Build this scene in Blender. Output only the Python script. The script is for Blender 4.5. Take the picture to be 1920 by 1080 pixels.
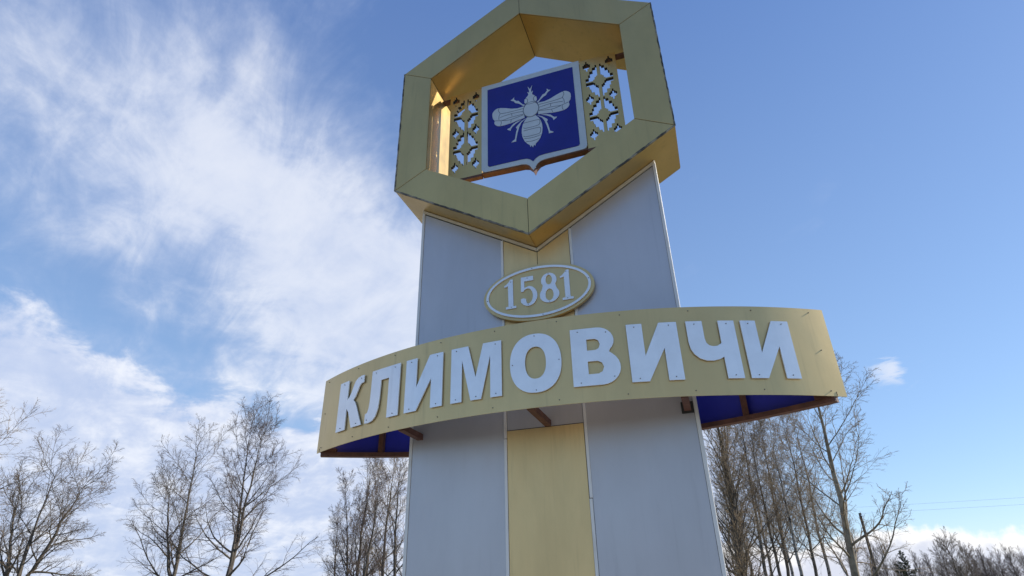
import bpy, bmesh, math
import numpy as np
from mathutils import Vector, Matrix
from mathutils.geometry import tessellate_polygon

for o in list(bpy.data.objects): bpy.data.objects.remove(o)
scene = bpy.context.scene
col = scene.collection
R = math.radians

# ------------------------------------------------------------------ camera
cam_data = bpy.data.cameras.new('camera'); cam = bpy.data.objects.new('camera', cam_data); col.objects.link(cam)
cam_data.sensor_width = 36.0; cam_data.lens = 20.937; cam_data.clip_start = 0.05; cam_data.clip_end = 6000
YAW, PITCH, ROLL = R(17.692), R(28.065), R(-1.494)
fw = Vector((-math.sin(YAW)*math.cos(PITCH), math.cos(YAW)*math.cos(PITCH), math.sin(PITCH)))
rt = Vector((math.cos(YAW), math.sin(YAW), 0)); up = rt.cross(fw)
rt2 = rt*math.cos(ROLL)+up*math.sin(ROLL); up2 = -rt*math.sin(ROLL)+up*math.cos(ROLL)
CAM = Vector((1.1144, -4.2247, 1.6))
M = Matrix.Identity(4)
for i in range(3):
    M[i][0] = rt2[i]; M[i][1] = up2[i]; M[i][2] = -fw[i]; M[i][3] = CAM[i]
cam.matrix_world = M
scene.camera = cam
scene.render.resolution_x = 1024; scene.render.resolution_y = 576

# ------------------------------------------------------------------ light
SUN_EL, SUN_AZ = R(30.0), R(66.0)          # azimuth clockwise from +Y (behind and right of the stele)
SKY_STRENGTH = 0.13
sd = Vector((math.cos(SUN_EL)*math.sin(SUN_AZ), math.cos(SUN_EL)*math.cos(SUN_AZ), math.sin(SUN_EL)))
sun_l = bpy.data.lights.new('sun', 'SUN'); sun_l.energy = 3.9; sun_l.angle = R(0.53); sun_l.color = (1.0, 0.92, 0.80)
sun = bpy.data.objects.new('sun', sun_l); col.objects.link(sun)
sun.rotation_euler = sd.to_track_quat('Z', 'Y').to_euler(); sun.location = (30, 10, 30)
scene.view_settings.view_transform = 'Standard'; scene.view_settings.look = 'None'
scene.view_settings.exposure = 0.30; scene.view_settings.gamma = 1.0
scene.view_settings.use_curve_mapping = False
scene.render.engine = 'CYCLES'
scene.cycles.max_bounces = 6; scene.cycles.diffuse_bounces = 4; scene.cycles.glossy_bounces = 4; scene.cycles.transparent_max_bounces = 4
scene.cycles.caustics_reflective = True

# ------------------------------------------------------------------ node helper
class Ex:
    """tiny expression wrapper round math nodes"""
    def __init__(s, nt, sock): s.nt = nt; s.s = sock
    def _m(s, op, *a, clamp=False):
        n = s.nt.nodes.new('ShaderNodeMath'); n.operation = op; n.use_clamp = clamp
        for i, v in enumerate((s,)+a):
            if isinstance(v, Ex): s.nt.links.new(v.s, n.inputs[i])
            else: n.inputs[i].default_value = v
        return Ex(s.nt, n.outputs[0])
    def __add__(s, o): return s._m('ADD', o)
    __radd__ = __add__
    def __sub__(s, o): return s._m('SUBTRACT', o)
    def __rsub__(s, o): return (s*-1.0)+o
    def __mul__(s, o): return s._m('MULTIPLY', o)
    __rmul__ = __mul__
    def __truediv__(s, o): return s._m('DIVIDE', o)
    def max(s, o): return s._m('MAXIMUM', o)
    def pow(s, o): return s._m('POWER', o)
    def clamp(s): return s._m('ADD', 0.0, clamp=True)
    def smooth(s, a, b):
        n = s.nt.nodes.new('ShaderNodeMapRange'); n.interpolation_type = 'SMOOTHSTEP'
        s.nt.links.new(s.s, n.inputs['Value'])
        n.inputs['From Min'].default_value = a; n.inputs['From Max'].default_value = b
        return Ex(s.nt, n.outputs[0])
def comb(nt, x, y, z):
    n = nt.nodes.new('ShaderNodeCombineXYZ')
    for i, v in enumerate((x, y, z)):
        if isinstance(v, Ex): nt.links.new(v.s, n.inputs[i])
        else: n.inputs[i].default_value = v
    return n.outputs[0]
def noise(nt, vec, scale, detail=6, rough=.55, dist=0.0, out=0):
    n = nt.nodes.new('ShaderNodeTexNoise'); nt.links.new(vec, n.inputs['Vector'])
    n.inputs['Scale'].default_value = scale; n.inputs['Detail'].default_value = detail
    n.inputs['Roughness'].default_value = rough; n.inputs['Distortion'].default_value = dist
    return Ex(nt, n.outputs[out]) if out == 0 else n.outputs[out]
def mixc(nt, f, a, b):
    n = nt.nodes.new('ShaderNodeMix'); n.data_type = 'RGBA'
    if isinstance(f, Ex): nt.links.new(f.s, n.inputs[0])
    else: n.inputs[0].default_value = f
    for i, v in ((6, a), (7, b)):
        if isinstance(v, bpy.types.NodeSocket): nt.links.new(v, n.inputs[i])
        else: n.inputs[i].default_value = (*v, 1)
    return n.outputs[2]

# ------------------------------------------------------------------ world: clear sky, thin cloud on the left, low cumulus
world = bpy.data.worlds.new('World'); scene.world = world; world.use_nodes = True
wt = world.node_tree; wt.nodes.clear()
sky = wt.nodes.new('ShaderNodeTexSky'); sky.sky_type = 'NISHITA'; sky.sun_disc = False
sky.sun_elevation = SUN_EL; sky.sun_rotation = SUN_AZ
sky.air_density = 1.0; sky.dust_density = 0.25; sky.ozone_density = 3.5; sky.altitude = 150
tc = wt.nodes.new('ShaderNodeTexCoord')
sep = wt.nodes.new('ShaderNodeSeparateXYZ'); wt.links.new(tc.outputs['Generated'], sep.inputs[0])
dx, dy, dz = (Ex(wt, sep.outputs[i]) for i in range(3))
dzp = dz.max(0.0)
den = dzp+0.22
qx, qy = dx/den, dy/den
# streaks run towards the zenith at azimuth -45
a_ = (qx*-0.80+qy*0.60); b_ = (qx*0.60+qy*0.80)
def lobe(cx, cy, cz, tight, w):
    l_ = math.sqrt(cx*cx+cy*cy+cz*cz); d = dx*(cx/l_)+dy*(cy/l_)+dz*(cz/l_)
    return ((d-1.0)*tight)._m('EXPONENT')*w
side = (dx*-0.86+dy*0.50).smooth(-0.10, 0.80)
cov = side*0.40-.24+lobe(-.79, .34, .51, 45, .20)+lobe(-.694, .453, .56, 42, .27)+lobe(-.60, .60, .53, 45, .40)+lobe(-.506, .71, .49, 40, .46)+lobe(-.43, .82, .38, 42, .50)+lobe(-.60, .38, .70, 26, .14)
cov = cov-lobe(-.690, .605, .395, 120, .30)-lobe(-.820, .430, .385, 90, .30)-lobe(-.36, .62, .70, 24, .22)-lobe(-.625, .665, .37, 200, .22)
n1 = noise(wt, comb(wt, a_*0.62, b_*1.05, 3.7), 2.4, 8, .58, .5)
n2 = noise(wt, comb(wt, a_*0.60, b_*1.7, 1.3), 5.5, 8, .62, .8)
n3 = noise(wt, comb(wt, a_*0.9, b_*1.0, 8.3), 6.0, 8, .60, .3)
main = (cov+(n1-0.5)*1.05+(n2-0.5)*0.55+(n3-.5)*.80).smooth(.06, 0.84)
# brighter bank standing on the left horizon, firm upper edge
btop = 0.290+dx.smooth(-.70, -.84)*.085+dx.smooth(-.56, -.40)*.10+(n3-.5)*.22+(n1-.5)*.08
bank = (btop-dz).smooth(-.010, .050)*side.smooth(.45, .80)*(n2*.5+n3*.5).smooth(.05, .42)
dens = (main*.80).max(bank*.94)*dz.smooth(-0.02, 0.02)
lit = (n3*0.55+n2*.30+main*.28+bank*.12).smooth(0.42, 0.88)
c_cloud = mixc(wt, lit, (3.45, 4.05, 5.5), (5.7, 5.9, 6.45))
# small cloudlets on the right
nr = noise(wt, comb(wt, dx*6.0+dz*2.4, dy*6.0, dz*20.0), 6.0, 8, .6, .4)
clet = ((lobe(.264, .921, .285, 9000, .52)+lobe(.252, .926, .280, 7000, .45)+lobe(.240, .932, .274, 9000, .30)+lobe(.272, .925, .262, 16000, .35))+(nr-.5)*2.2).smooth(.15, .85)*lobe(.262, .922, .280, 3000, 1.0)
c_sky = sky.outputs[0]
# cooler, cleaner blue as the camera recorded it
hs = wt.nodes.new('ShaderNodeHueSaturation'); hs.inputs['Saturation'].default_value = 1.22; hs.inputs['Value'].default_value = 1.0
wb = wt.nodes.new('ShaderNodeMix'); wb.data_type = 'RGBA'; wb.blend_type = 'MULTIPLY'; wb.inputs[0].default_value = 1.0
wt.links.new(c_sky, wb.inputs[6]); wb.inputs[7].default_value = (1.14, 1.08, 1.11, 1)
wt.links.new(wb.outputs[2], hs.inputs['Color'])
rmp = wt.nodes.new('ShaderNodeValToRGB'); wt.links.new(dzp.s, rmp.inputs[0])
els = rmp.color_ramp.elements
for pos, c_ in ((0.0, (.56, .76, .97)), (.15, (.42, .65, .92)), (.39, (.235, .455, .84)), (.60, (.128, .25, .72)), (1.0, (.10, .20, .58))):
    e = els[0] if pos == 0 else (els[1] if pos == 1.0 else els.new(pos)); e.position = pos; e.color = (*c_, 1)
clear = wt.nodes.new('ShaderNodeVectorMath'); clear.operation = 'SCALE'; wt.links.new(rmp.outputs[0], clear.inputs[0]); clear.inputs['Scale'].default_value = 6.1
hazed = mixc(wt, .55, hs.outputs[0], clear.outputs[0])
base = mixc(wt, dens, hazed, c_cloud)
base = mixc(wt, clet*0.75, base, (5.2, 5.5, 6.2))
# low cumulus bank along the horizon
nb = noise(wt, comb(wt, dx*1.0, dy*1.0, dz*0.35), 9.0, 7, .55, .0)
nb2 = noise(wt, comb(wt, dx, dy, dz*1.6), 24.0, 6, .6, .3)
top = 0.074+(nb-0.5)*0.10+(nb2-.5)*.030
cum = (top-dz).smooth(-0.002, 0.010)*(dx+dy*.35).smooth(-.10, .30)
core = (top-dz+(nb2-.5)*.03).smooth(0.006, 0.035)
c_cum = mixc(wt, core, (7.0, 6.9, 6.9), (4.7, 4.9, 5.7))
base = mixc(wt, cum*0.95, base, c_cum)
bg = wt.nodes.new('ShaderNodeBackground'); bg.inputs['Strength'].default_value = SKY_STRENGTH
wt.links.new(base, bg.inputs['Color'])
wo = wt.nodes.new('ShaderNodeOutputWorld'); wt.links.new(bg.outputs[0], wo.inputs[0])

# ------------------------------------------------------------------ materials
MATS = {}
def mat(name, color, rough=.5, metal=0.0, var=0.0, vscale=6.0, bump=0.0, bscale=200.0, color2=None, stretch=(1, 1, 1), spec=.5, coat=0.0, thresh=(.35, .65), rvar=0.0, streak=0.0):
    m = bpy.data.materials.new(name); m.use_nodes = True; nt = m.node_tree
    b = nt.nodes['Principled BSDF']
    b.inputs['Base Color'].default_value = (*color, 1); b.inputs['Roughness'].default_value = rough
    b.inputs['Metallic'].default_value = metal; b.inputs['Specular IOR Level'].default_value = spec
    b.inputs['Coat Weight'].default_value = coat
    t = nt.nodes.new('ShaderNodeTexCoord'); mp = nt.nodes.new('ShaderNodeMapping'); mp.inputs['Scale'].default_value = stretch
    nt.links.new(t.outputs['Object'], mp.inputs[0]); vec = mp.outputs[0]
    if color2 is not None:
        f = noise(nt, vec, vscale, 8, .6, .3).smooth(*thresh)
        c = mixc(nt, f, color, color2); nt.links.new(c, b.inputs['Base Color'])
    elif var > 0:
        f = noise(nt, vec, vscale, 8, .62, .2).smooth(.28, .72)
        c = mixc(nt, f, tuple(v*(1-var) for v in color), tuple(min(1, v*(1+var)) for v in color)); nt.links.new(c, b.inputs['Base Color'])
    if streak > 0:
        mp2 = nt.nodes.new('ShaderNodeMapping'); mp2.inputs['Scale'].default_value = (9, 9, .45); nt.links.new(t.outputs['Object'], mp2.inputs[0])
        f3 = noise(nt, mp2.outputs[0], 2.2, 8, .65, .2).smooth(.52, .82)*noise(nt, t.outputs['Object'], 1.3, 5, .6).smooth(.35, .65)
        src = b.inputs['Base Color'].links[0].from_socket if b.inputs['Base Color'].links else tuple(color)
        c = mixc(nt, f3*streak, src, tuple(v*.45+.03 for v in color)); nt.links.new(c, b.inputs['Base Color'])
    if rvar > 0:
        f2 = noise(nt, vec, vscale*2.3, 7, .65, .1)
        rr = f2*(2*rvar)+(rough-rvar); nt.links.new(rr.s, b.inputs['Roughness'])
    if bump > 0:
        h = noise(nt, vec, bscale, 4, .6)
        bn = nt.nodes.new('ShaderNodeBump'); bn.inputs['Strength'].default_value = bump; bn.inputs['Distance'].default_value = .01
        nt.links.new(h.s, bn.inputs['Height']); nt.links.new(bn.outputs[0], b.inputs['Normal'])
    MATS[name] = m
    return m
GOLD = (.66, .465, .185)
mat('gold_cladding', GOLD, .34, .86, .07, 2.2, .16, 2.6, stretch=(1, 1, .45), rvar=.12, streak=.5)
mat('gold_fascia', (.64, .48, .23), .38, .64, .08, 2.0, .16, 2.2, stretch=(1, 1, .4), rvar=.12, streak=.60)
mat('gold_strip', (.74, .55, .27), .42, .55, .08, 2.6, .10, 2.6, stretch=(1, 1, .3), rvar=.10, streak=.45)
mat('grey_cladding', (.51, .51, .54), .40, .45, .06, 1.6, .20, 1.6, stretch=(1, 1, .4), rvar=.12, streak=.28)
mat('pale_trim', (.72, .71, .68), .38, .15, 0, 30, 0, color2=(.52, .49, .44), stretch=(1, 1, .15), thresh=(.5, .75))
mat('cream_trim', (.62, .55, .42), .45, .2, .08, 12, stretch=(1, 1, .3))
mat('dark_core', (.035, .033, .03), .8)
mat('worn_edge', (.055, .05, .042), .7, 0, 0, 7, .2, 60, color2=(.30, .27, .20), thresh=(.40, .62))
mat('white_plate', (.82, .85, .88), .24, .38, .04, 8, .03, 4, spec=.5, rvar=.07, streak=.25)
mat('shield_border', (.50, .57, .62), .34, .1, .04, 9, .01, 4)
mat('shield_blue', (.014, .020, .24), .36, 0, .12, 3, .01, 5, spec=.35)
mat('bee_white', (.53, .59, .64), .38, .1, .05, 12, .01, 5)
mat('bee_line', (.12, .15, .20), .6)
mat('panel_blue', (.020, .026, .34), .42, 0, .10, 5, .02, 4)
mat('red_oxide', (.115, .045, .026), .62, 0, .30, 14, .25, 90)
mat('screw_steel', (.17, .15, .12), .5, .5)
mat('concrete', (.33, .32, .30), .9, 0, .15, 6, .3, 40)
mat('ground_grass', (.085, .085, .030), .95, 0, 0, .35, .6, 8, color2=(.16, .130, .055))
mat('bounce_paving', (.50, .46, .39), .85, 0, .10, 3.0, .3, 60)
mat('bark_grey', (.17, .145, .115), .9, 0, 0, 9, .6, 30, color2=(.085, .070, .055), stretch=(1, 1, .3))
mat('bark_birch', (.30, .27, .23), .85, 0, 0, 3.2, .3, 30, color2=(.065, .052, .042), thresh=(.50, .60), stretch=(1, 1, 1.7))
mat('bark_aspen', (.36, .30, .21), .85, 0, 0, 2.6, .4, 30, color2=(.17, .14, .10))
mat('twig_brown', (.170, .130, .092), .85, 0, .25, 1.2)
mat('twig_tan', (.33, .245, .15), .85, 0, .30, .8)
mat('twig_purple', (.135, .100, .085), .85, 0, .25, .8)
mat('twig_yellow', (.30, .20, .075), .85, 0, .25, 1.5)
mat('twig_far', (.22, .175, .13), .9, 0, .35, .3)
mat('twig_far_purple', (.165, .13, .12), .9, 0, .3, .3)
mat('needle_green', (.035, .050, .022), .9, 0, .35, 1.5)
mat('pole_wood', (.11, .09, .07), .9, 0, .25, 5, .3, 40, stretch=(1, 1, .1))
mat('wire_grey', (.10, .10, .105), .6)

# ------------------------------------------------------------------ mesh helpers
def link(name, verts, faces, m, parent=None, smooth=False):
    me = bpy.data.meshes.new(name); me.from_pydata([tuple(v) for v in verts], [], faces)
    bm = bmesh.new(); bm.from_mesh(me); bmesh.ops.recalc_face_normals(bm, faces=bm.faces); bm.to_mesh(me); bm.free()
    if smooth:
        for p in me.polygons: p.use_smooth = True
    me.materials.append(MATS[m])
    o = bpy.data.objects.new(name, me); col.objects.link(o)
    if parent: o.parent = parent
    return o
def tag(o, label, cat=None, group=None, kind=None):
    if label: o['label'] = label
    if cat: o['category'] = cat
    if group: o['group'] = group
    if kind: o['kind'] = kind
    return o
def join(parts):
    V, F = [], []
    for v, f in parts:
        n = len(V); V += [tuple(p) for p in v]; F += [tuple(i+n for i in q) for q in f]
    return V, F
def box(x0, x1, y0, y1, z0, z1):
    v = [(x0, y0, z0), (x1, y0, z0), (x1, y1, z0), (x0, y1, z0), (x0, y0, z1), (x1, y0, z1), (x1, y1, z1), (x0, y1, z1)]
    return v, [(0, 3, 2, 1), (4, 5, 6, 7), (0, 1, 5, 4), (1, 2, 6, 5), (2, 3, 7, 6), (3, 0, 4, 7)]
def loops_solid(loops, fmap, d0, d1):
    """extruded plate from 2-D loops (first outer, rest holes); fmap(u, v, d) -> xyz"""
    flat = [p for l in loops for p in l]; n = len(flat)
    tris = tessellate_polygon([[Vector((p[0], p[1], 0)) for p in l] for l in loops])
    V = [fmap(p[0], p[1], d0) for p in flat]+[fmap(p[0], p[1], d1) for p in flat]
    F = [tuple(t) for t in tris]+[tuple(i+n for i in reversed(t)) for t in tris]
    s = 0
    for l in loops:
        k = len(l)
        for i in range(k):
            a, b = s+i, s+(i+1) % k
            F.append((a, b, b+n, a+n))
        s += k
    return V, F
def xz(yfront):
    """d is measured outwards (towards -y) from the plane y = yfront"""
    return lambda u, v, d: (u, yfront-d, v)
def bar(p, q, w, h=None, upv=(0, 0, 1)):
    """square tube from p to q"""
    h = h or w; p, q = Vector(p), Vector(q); t = (q-p).normalized(); upv = Vector(upv)
    s = t.cross(upv)
    if s.length < 1e-4: s = t.cross(Vector((0, 1, 0)))
    s.normalize(); u = s.cross(t).normalized()
    v = []
    for e in (p, q):
        for a, b in ((-1, -1), (1, -1), (1, 1), (-1, 1)): v.append(e+s*(a*w/2)+u*(b*h/2))
    return v, [(3, 2, 1, 0), (4, 5, 6, 7), (0, 1, 5, 4), (1, 2, 6, 5), (2, 3, 7, 6), (3, 0, 4, 7)]
def dot(x, y, z, r, n, th=.004, seg=8):
    """small screw head: n = outward normal"""
    n = Vector(n).normalized(); a = n.cross(Vector((0, 0, 1)))
    a = a.normalized() if a.length > 1e-4 else Vector((1, 0, 0)); b = n.cross(a); c = Vector((x, y, z)); V = []
    for k, rr in ((0, r), (th, r*.8)):
        for i in range(seg):
            w = 2*math.pi*i/seg; V.append(c+n*k+a*(rr*math.cos(w))+b*(rr*math.sin(w)))
    F = [tuple(range(seg, 2*seg))]+[(i, (i+1) % seg, seg+(i+1) % seg, seg+i) for i in range(seg)]
    return V, F
def bevel(o, w=.003, seg=2):
    md = o.modifiers.new('bevel', 'BEVEL'); md.width = w; md.segments = seg; md.limit_method = 'ANGLE'; md.angle_limit = R(35)
    return o
def inset(poly, d):
    """inset a convex polygon by d (list of 2-D points, any orientation)"""
    n = len(poly); ar = sum(poly[i][0]*poly[(i+1) % n][1]-poly[(i+1) % n][0]*poly[i][1] for i in range(n))
    s = 1 if ar > 0 else -1; L = []
    for i in range(n):
        p, q = Vector(poly[i]), Vector(poly[(i+1) % n]); t = (q-p).normalized(); nrm = Vector((-t.y, t.x))*s
        L.append((p+nrm*d, t))
    out = []
    for i in range(n):
        p, t = L[i-1]; q, u = L[i]
        den = t.x*u.y-t.y*u.x
        k = ((q.x-p.x)*u.y-(q.y-p.y)*u.x)/den
        out.append((p.x+t.x*k, p.y+t.y*k))
    return out

# ------------------------------------------------------------------ ground
g = link('ground', [(-3000, -3000, 0), (3000, -3000, 0), (3000, 3000, 0), (-3000, 3000, 0)], [(0, 1, 2, 3)], 'ground_grass')
g['kind'] = 'structure'
pv = link('bounce_pavement', *box(-5.0, 6.0, -7.5, 3.0, .004, .05), 'bounce_paving'); pv['kind'] = 'structure'  # out of view; pale paving added to bounce warm light onto the lower pylon

# ================================================================== THE STELE
HZ = 5.8638                       # height of the hexagon's centre
HW, HS, HA = 1.30, .774, 1.555    # outer half width, half side, apex
AL = math.atan2(HA-HS, HW); TA = math.tan(AL)
IW = .9825; IA = 1.1886; IS = IA-IW*TA
YF, YB = -.237, .356              # front and back of the hexagon
XL, XR = -1.109, 1.088; SL, SR = -.314, .295
PT = .20                          # pylon depth
stele = bpy.data.objects.new('entrance_stele', None); col.objects.link(stele); stele.empty_display_size = .5
tag(stele, 'tall grey and gold town entrance stele with hexagon top, bee shield and lettered band', 'monument')
def vz(x): return HZ-HA+abs(x)*TA       # underside of the hexagon

# ---- pylon: dark core, cladding panels, trims
def vpoly(x0, x1, zb, drop):
    pts = [(x0, zb), (x1, zb), (x1, vz(x1)-drop)]
    if x0 < 0 < x1: pts.append((0, vz(0)-drop))
    pts.append((x0, vz(x0)-drop))
    return pts
V, F = loops_solid([vpoly(XL+.012, XR-.012, .02, .0)], lambda u, v, d: (u, d, v), .010, PT-.010)
pylon = link('pylon', V, F, 'dark_core', stele)
tag(pylon, 'flat pylon clad in grey panels with a gold centre strip')
TW = .034                         # top trim along the V, pale
ZG = 2.757                        # upper edge of the lower gold panel
g_ = .0035
for x0, x1 in ((XL+.026, SL-.013), (SR+.013, XR-.026)):
    o = link('grey_panel', *loops_solid([[(x0, .05), (x1, .05), (x1, vz(x1)-TW-.010), (x0, vz(x0)-TW-.010)]], xz(.0), -.008, .0), 'grey_cladding', pylon); bevel(o, .002)
x0, x1 = SL+.013, SR-.013
o = link('gold_panel', *loops_solid([[(x0, .05), (x1, .05), (x1, ZG), (x0, ZG)]], xz(.0), -.008, .001), 'gold_strip', pylon); bevel(o, .002)
o = link('recessed_panel', *loops_solid([[(x0, ZG+.006), (x1, ZG+.006), (x1, 3.14), (x0, 3.14)]], xz(.0), -.009, -.005), 'grey_cladding', pylon)
for xa, xb in ((x0, -.0025), (.0025, x1)):     # upper gold sheet in two halves, seam under the tip of the V
    o = link('gold_panel', *loops_solid([[(xa, 3.15), (xb, 3.15), (xb, vz(xb)-TW-.010), (xa, vz(xa)-TW-.010)]], xz(.0), -.008, .0), 'gold_strip', pylon)
# white edge profiles at the corners, wrapping round
for x, s in ((XL, 1), (XR, -1)):
    zt = vz(x)-.004
    a = box(min(x, x+s*.024), max(x, x+s*.024), -.007, .012, .03, zt)
    b = box(min(x-s*.002, x+s*.010), max(x-s*.002, x+s*.010), .0125, PT+.007, .03, zt)
    bevel(link('corner_trim', *join([a, b]), 'pale_trim', pylon), .002)
# slim white battens either side of the gold strip, each made of two lengths
for x, jz, off in ((SL, 2.70, .0), (SR, 2.235, .003)):
    for k, (za, zb) in enumerate(((.05, jz-.002), (jz+.002, vz(x)-TW-.012))):
        w = .011
        bevel(link('batten', *box(x-w+off*k, x+w+off*k, -.009, .004, za, zb), 'pale_trim', pylon), .0025)
# pale band along the V top
for x0, x1 in ((XL+.006, -.001), (.001, XR-.006)):
    pts = [(x0, vz(x0)-TW), (x1, vz(x1)-TW), (x1, vz(x1)-.004), (x0, vz(x0)-.004)]
    bevel(link('top_trim', *loops_solid([pts], xz(.0), -.01, .012), 'cream_trim', pylon), .002)
# sides and back sheets
for x, d in ((XL, 1), (XR, -1)):
    link('side_panel', *box(min(x+d*.0115, x+d*.004), max(x+d*.0115, x+d*.004), .013, PT-.004, .05, vz(x)-.03), 'grey_cladding', pylon)
link('back_panel', *loops_solid([vpoly(XL+.02, XR-.02, .05, .012)], lambda u, v, d: (u, d, v), PT-.008, PT), 'grey_cladding', pylon)
bevel(link('plinth', *box(XL-.35, XR+.35, -.5, PT+.45, .056, .20), 'concrete', stele), .02)

# ---- hexagon frame
def hexpts(w, s, a): return [(0, a), (w, s), (w, -s), (0, -a), (-w, -s), (-w, s)]
HO, HI = hexpts(HW, HS, HA), hexpts(IW, IS, IA)
eo = inset(HO, .007); ei = [Vector(p) for p in inset(HI, -.007)]
core = loops_solid([[(x, z+HZ) for x, z in eo], [(p[0], p[1]+HZ) for p in ei]], lambda u, v, d: (u, d, v), YF+.007, YB-.007)
hexf = link('hexagon_frame', *core, 'dark_core', stele)
tag(hexf, 'deep gold hexagon ring crowning the pylon')
for i in range(6):
    j = (i+1) % 6
    quad = [HO[i], HO[j], HI[j], HI[i]]
    q = inset(quad, .0022)
    q = [(x, z+HZ) for x, z in q]
    o = link('face_panel', *loops_solid([q], lambda u, v, d: (u, d, v), YF, YF+.0065), 'gold_cladding', hexf); bevel(o, .0012, 1)
    link('back_panel', *loops_solid([q], lambda u, v, d: (u, d, v), YB-.0065, YB), 'gold_cladding', hexf)
    for name, P, sgn in (('outer_panel', HO, -1), ('inner_panel', HI, 1)):
        p, r_ = Vector(P[i]), Vector(P[j]); t = (r_-p).normalized(); n = Vector((-t.y, t.x))
        if n.dot(-(p+r_)/2) < 0: n = -n              # towards the centre
        lo, hi = p+t*.004, r_-t*.004
        off = n*(.0065 if sgn < 0 else -.0065)
        y0, y1 = YF+.0085, YB-.0085
        V = []
        for e in (lo, hi):
            for yy in (y0, y1):
                for oo in (Vector((0, 0)), off): V.append((e.x+oo.x, yy, e.y+oo.y+HZ))
        F = [(0, 1, 3, 2), (4, 6, 7, 5), (0, 4, 5, 1), (2, 3, 7, 6), (0, 2, 6, 4), (1, 5, 7, 3)]
        link(name, V, F, 'gold_cladding', hexf)
    # folded, weathered sheet edge round the outside of the face
    if i != 5 and i != 0:
        p, r_ = Vector(HO[i]), Vector(HO[j]); t = (r_-p).normalized(); n = Vector((-t.y, t.x))
        if n.dot(-(p+r_)/2) < 0: n = -n
        rng = np.random.default_rng(10+i); V = []; F = []
        N = 46
        for k in range(N+1):
            e = p+(r_-p)*(k/N)
            wob = .0035*rng.random(); lo = e-n*(.003+wob); hi = e+n*(.006+.006*rng.random())
            V += [(lo.x, YF-.003, lo.y+HZ), (hi.x, YF-.003, hi.y+HZ), (hi.x, YF+.0045, hi.y+HZ), (lo.x, YF+.012, lo.y+HZ)]
            if k:
                a, b = 4*(k-1), 4*k
                for s in range(4): F.append((a+s, a+(s+1) % 4, b+(s+1) % 4, b+s))
        F += [(0, 1, 2, 3), (4*N+3, 4*N+2, 4*N+1, 4*N)]
        link('edge_strip', V, F, 'worn_edge', hexf)

# ---- mounting frame behind the shield (red oxide square tube)
mf = link('mounting_frame', *bar((-.985, .105, HZ+.562), (.985, .105, HZ+.562), .05, .03), 'red_oxide', stele)
tag(mf, 'rust red steel bars carrying the shield and lattice panels')
link('bar', *bar((-1.02, .06, HZ-.588), (-.523, .06, HZ-.588), .05, .028), 'red_oxide', mf)
link('bar', *bar((.523, .06, HZ-.588), (1.02, .06, HZ-.588), .05, .028), 'red_oxide', mf)
for x in (-.50, .50): link('bar', *bar((x, .108, HZ-.559), (x, .108, HZ+.545), .04), 'red_oxide', mf)
# angled edge return hanging below the shield
SHB = [(-.522, -.566), (-.10, -.578), (-.055, -.592), (-.018, -.632), (.0, -.676), (.018, -.632), (.055, -.592), (.10, -.578), (.522, -.566)]
V, F = [], []
for k, (x, z) in enumerate(SHB):
    V += [(x, .033, HZ+z-.004), (x, .033, HZ+z-.016), (x, .105, HZ+z-.016), (x, .105, HZ+z-.004)]
    if k:
        a, b = 4*(k-1), 4*k
        for s in range(4): F.append((a+s, a+(s+1) % 4, b+(s+1) % 4, b+s))
F += [(0, 1, 2, 3), (4*k+3, 4*k+2, 4*k+1, 4*k)]
link('edge_return', V, F, 'red_oxide', mf)

# ---- lattice ornament panels (cut-out cross-stitch pattern)
NC, NR = 24, 77
def hole(cx_, ry):
    for k0 in (6, 36, 66):                      # small stepped crosses
        for c0 in (4, 19):
            dxx, dyy = cx_-c0, ry-k0
            if abs(dyy) <= 4 and abs(dxx) <= (2, 2, 1, 0, 0)[abs(dyy)]: return True
    for k0 in (21, 51):                         # eight-pointed stars in stepped quadrants
        fx, fy = abs(cx_-11.5), abs(ry-k0)
        if fy == 0 or fx < 1 or fy > 14: continue
        outer = 9.0-((fy-1)//3)*1.85
        if fx <= outer+.2 and fx+fy*.64 >= 4.7: return True
    return False
def lattice_mesh(x0, x1, z0, z1, y0, y1):
    xs = np.linspace(x0, x1, NC+1); zs = np.linspace(z1, z0, NR+1)
    solid = np.ones((NR+2, NC+2), bool); solid[0] = solid[-1] = False; solid[:, 0] = solid[:, -1] = False
    for r in range(NR):
        for c in range(NC): solid[r+1, c+1] = not hole(c, r)
    V, F = [], []
    vid = {}
    def v(r, c, k):
        key = (r, c, k)
        if key not in vid: vid[key] = len(V); V.append((xs[c], (y0, y1)[k], zs[r]))
        return vid[key]
    for r in range(NR):
        for c in range(NC):
            if not solid[r+1, c+1]: continue
            F.append((v(r, c, 0), v(r+1, c, 0), v(r+1, c+1, 0), v(r, c+1, 0)))
            F.append((v(r, c, 1), v(r, c+1, 1), v(r+1, c+1, 1), v(r+1, c, 1)))
            if not solid[r, c+1]: F.append((v(r, c, 0), v(r, c+1, 0), v(r, c+1, 1), v(r, c, 1)))
            if not solid[r+2, c+1]: F.append((v(r+1, c, 0), v(r+1, c, 1), v(r+1, c+1, 1), v(r+1, c+1, 0)))
            if not solid[r+1, c]: F.append((v(r, c, 0), v(r, c, 1), v(r+1, c, 1), v(r+1, c, 0)))
            if not solid[r+1, c+2]: F.append((v(r, c+1, 0), v(r+1, c+1, 0), v(r+1, c+1, 1), v(r, c+1, 1)))
    return V, F
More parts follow.
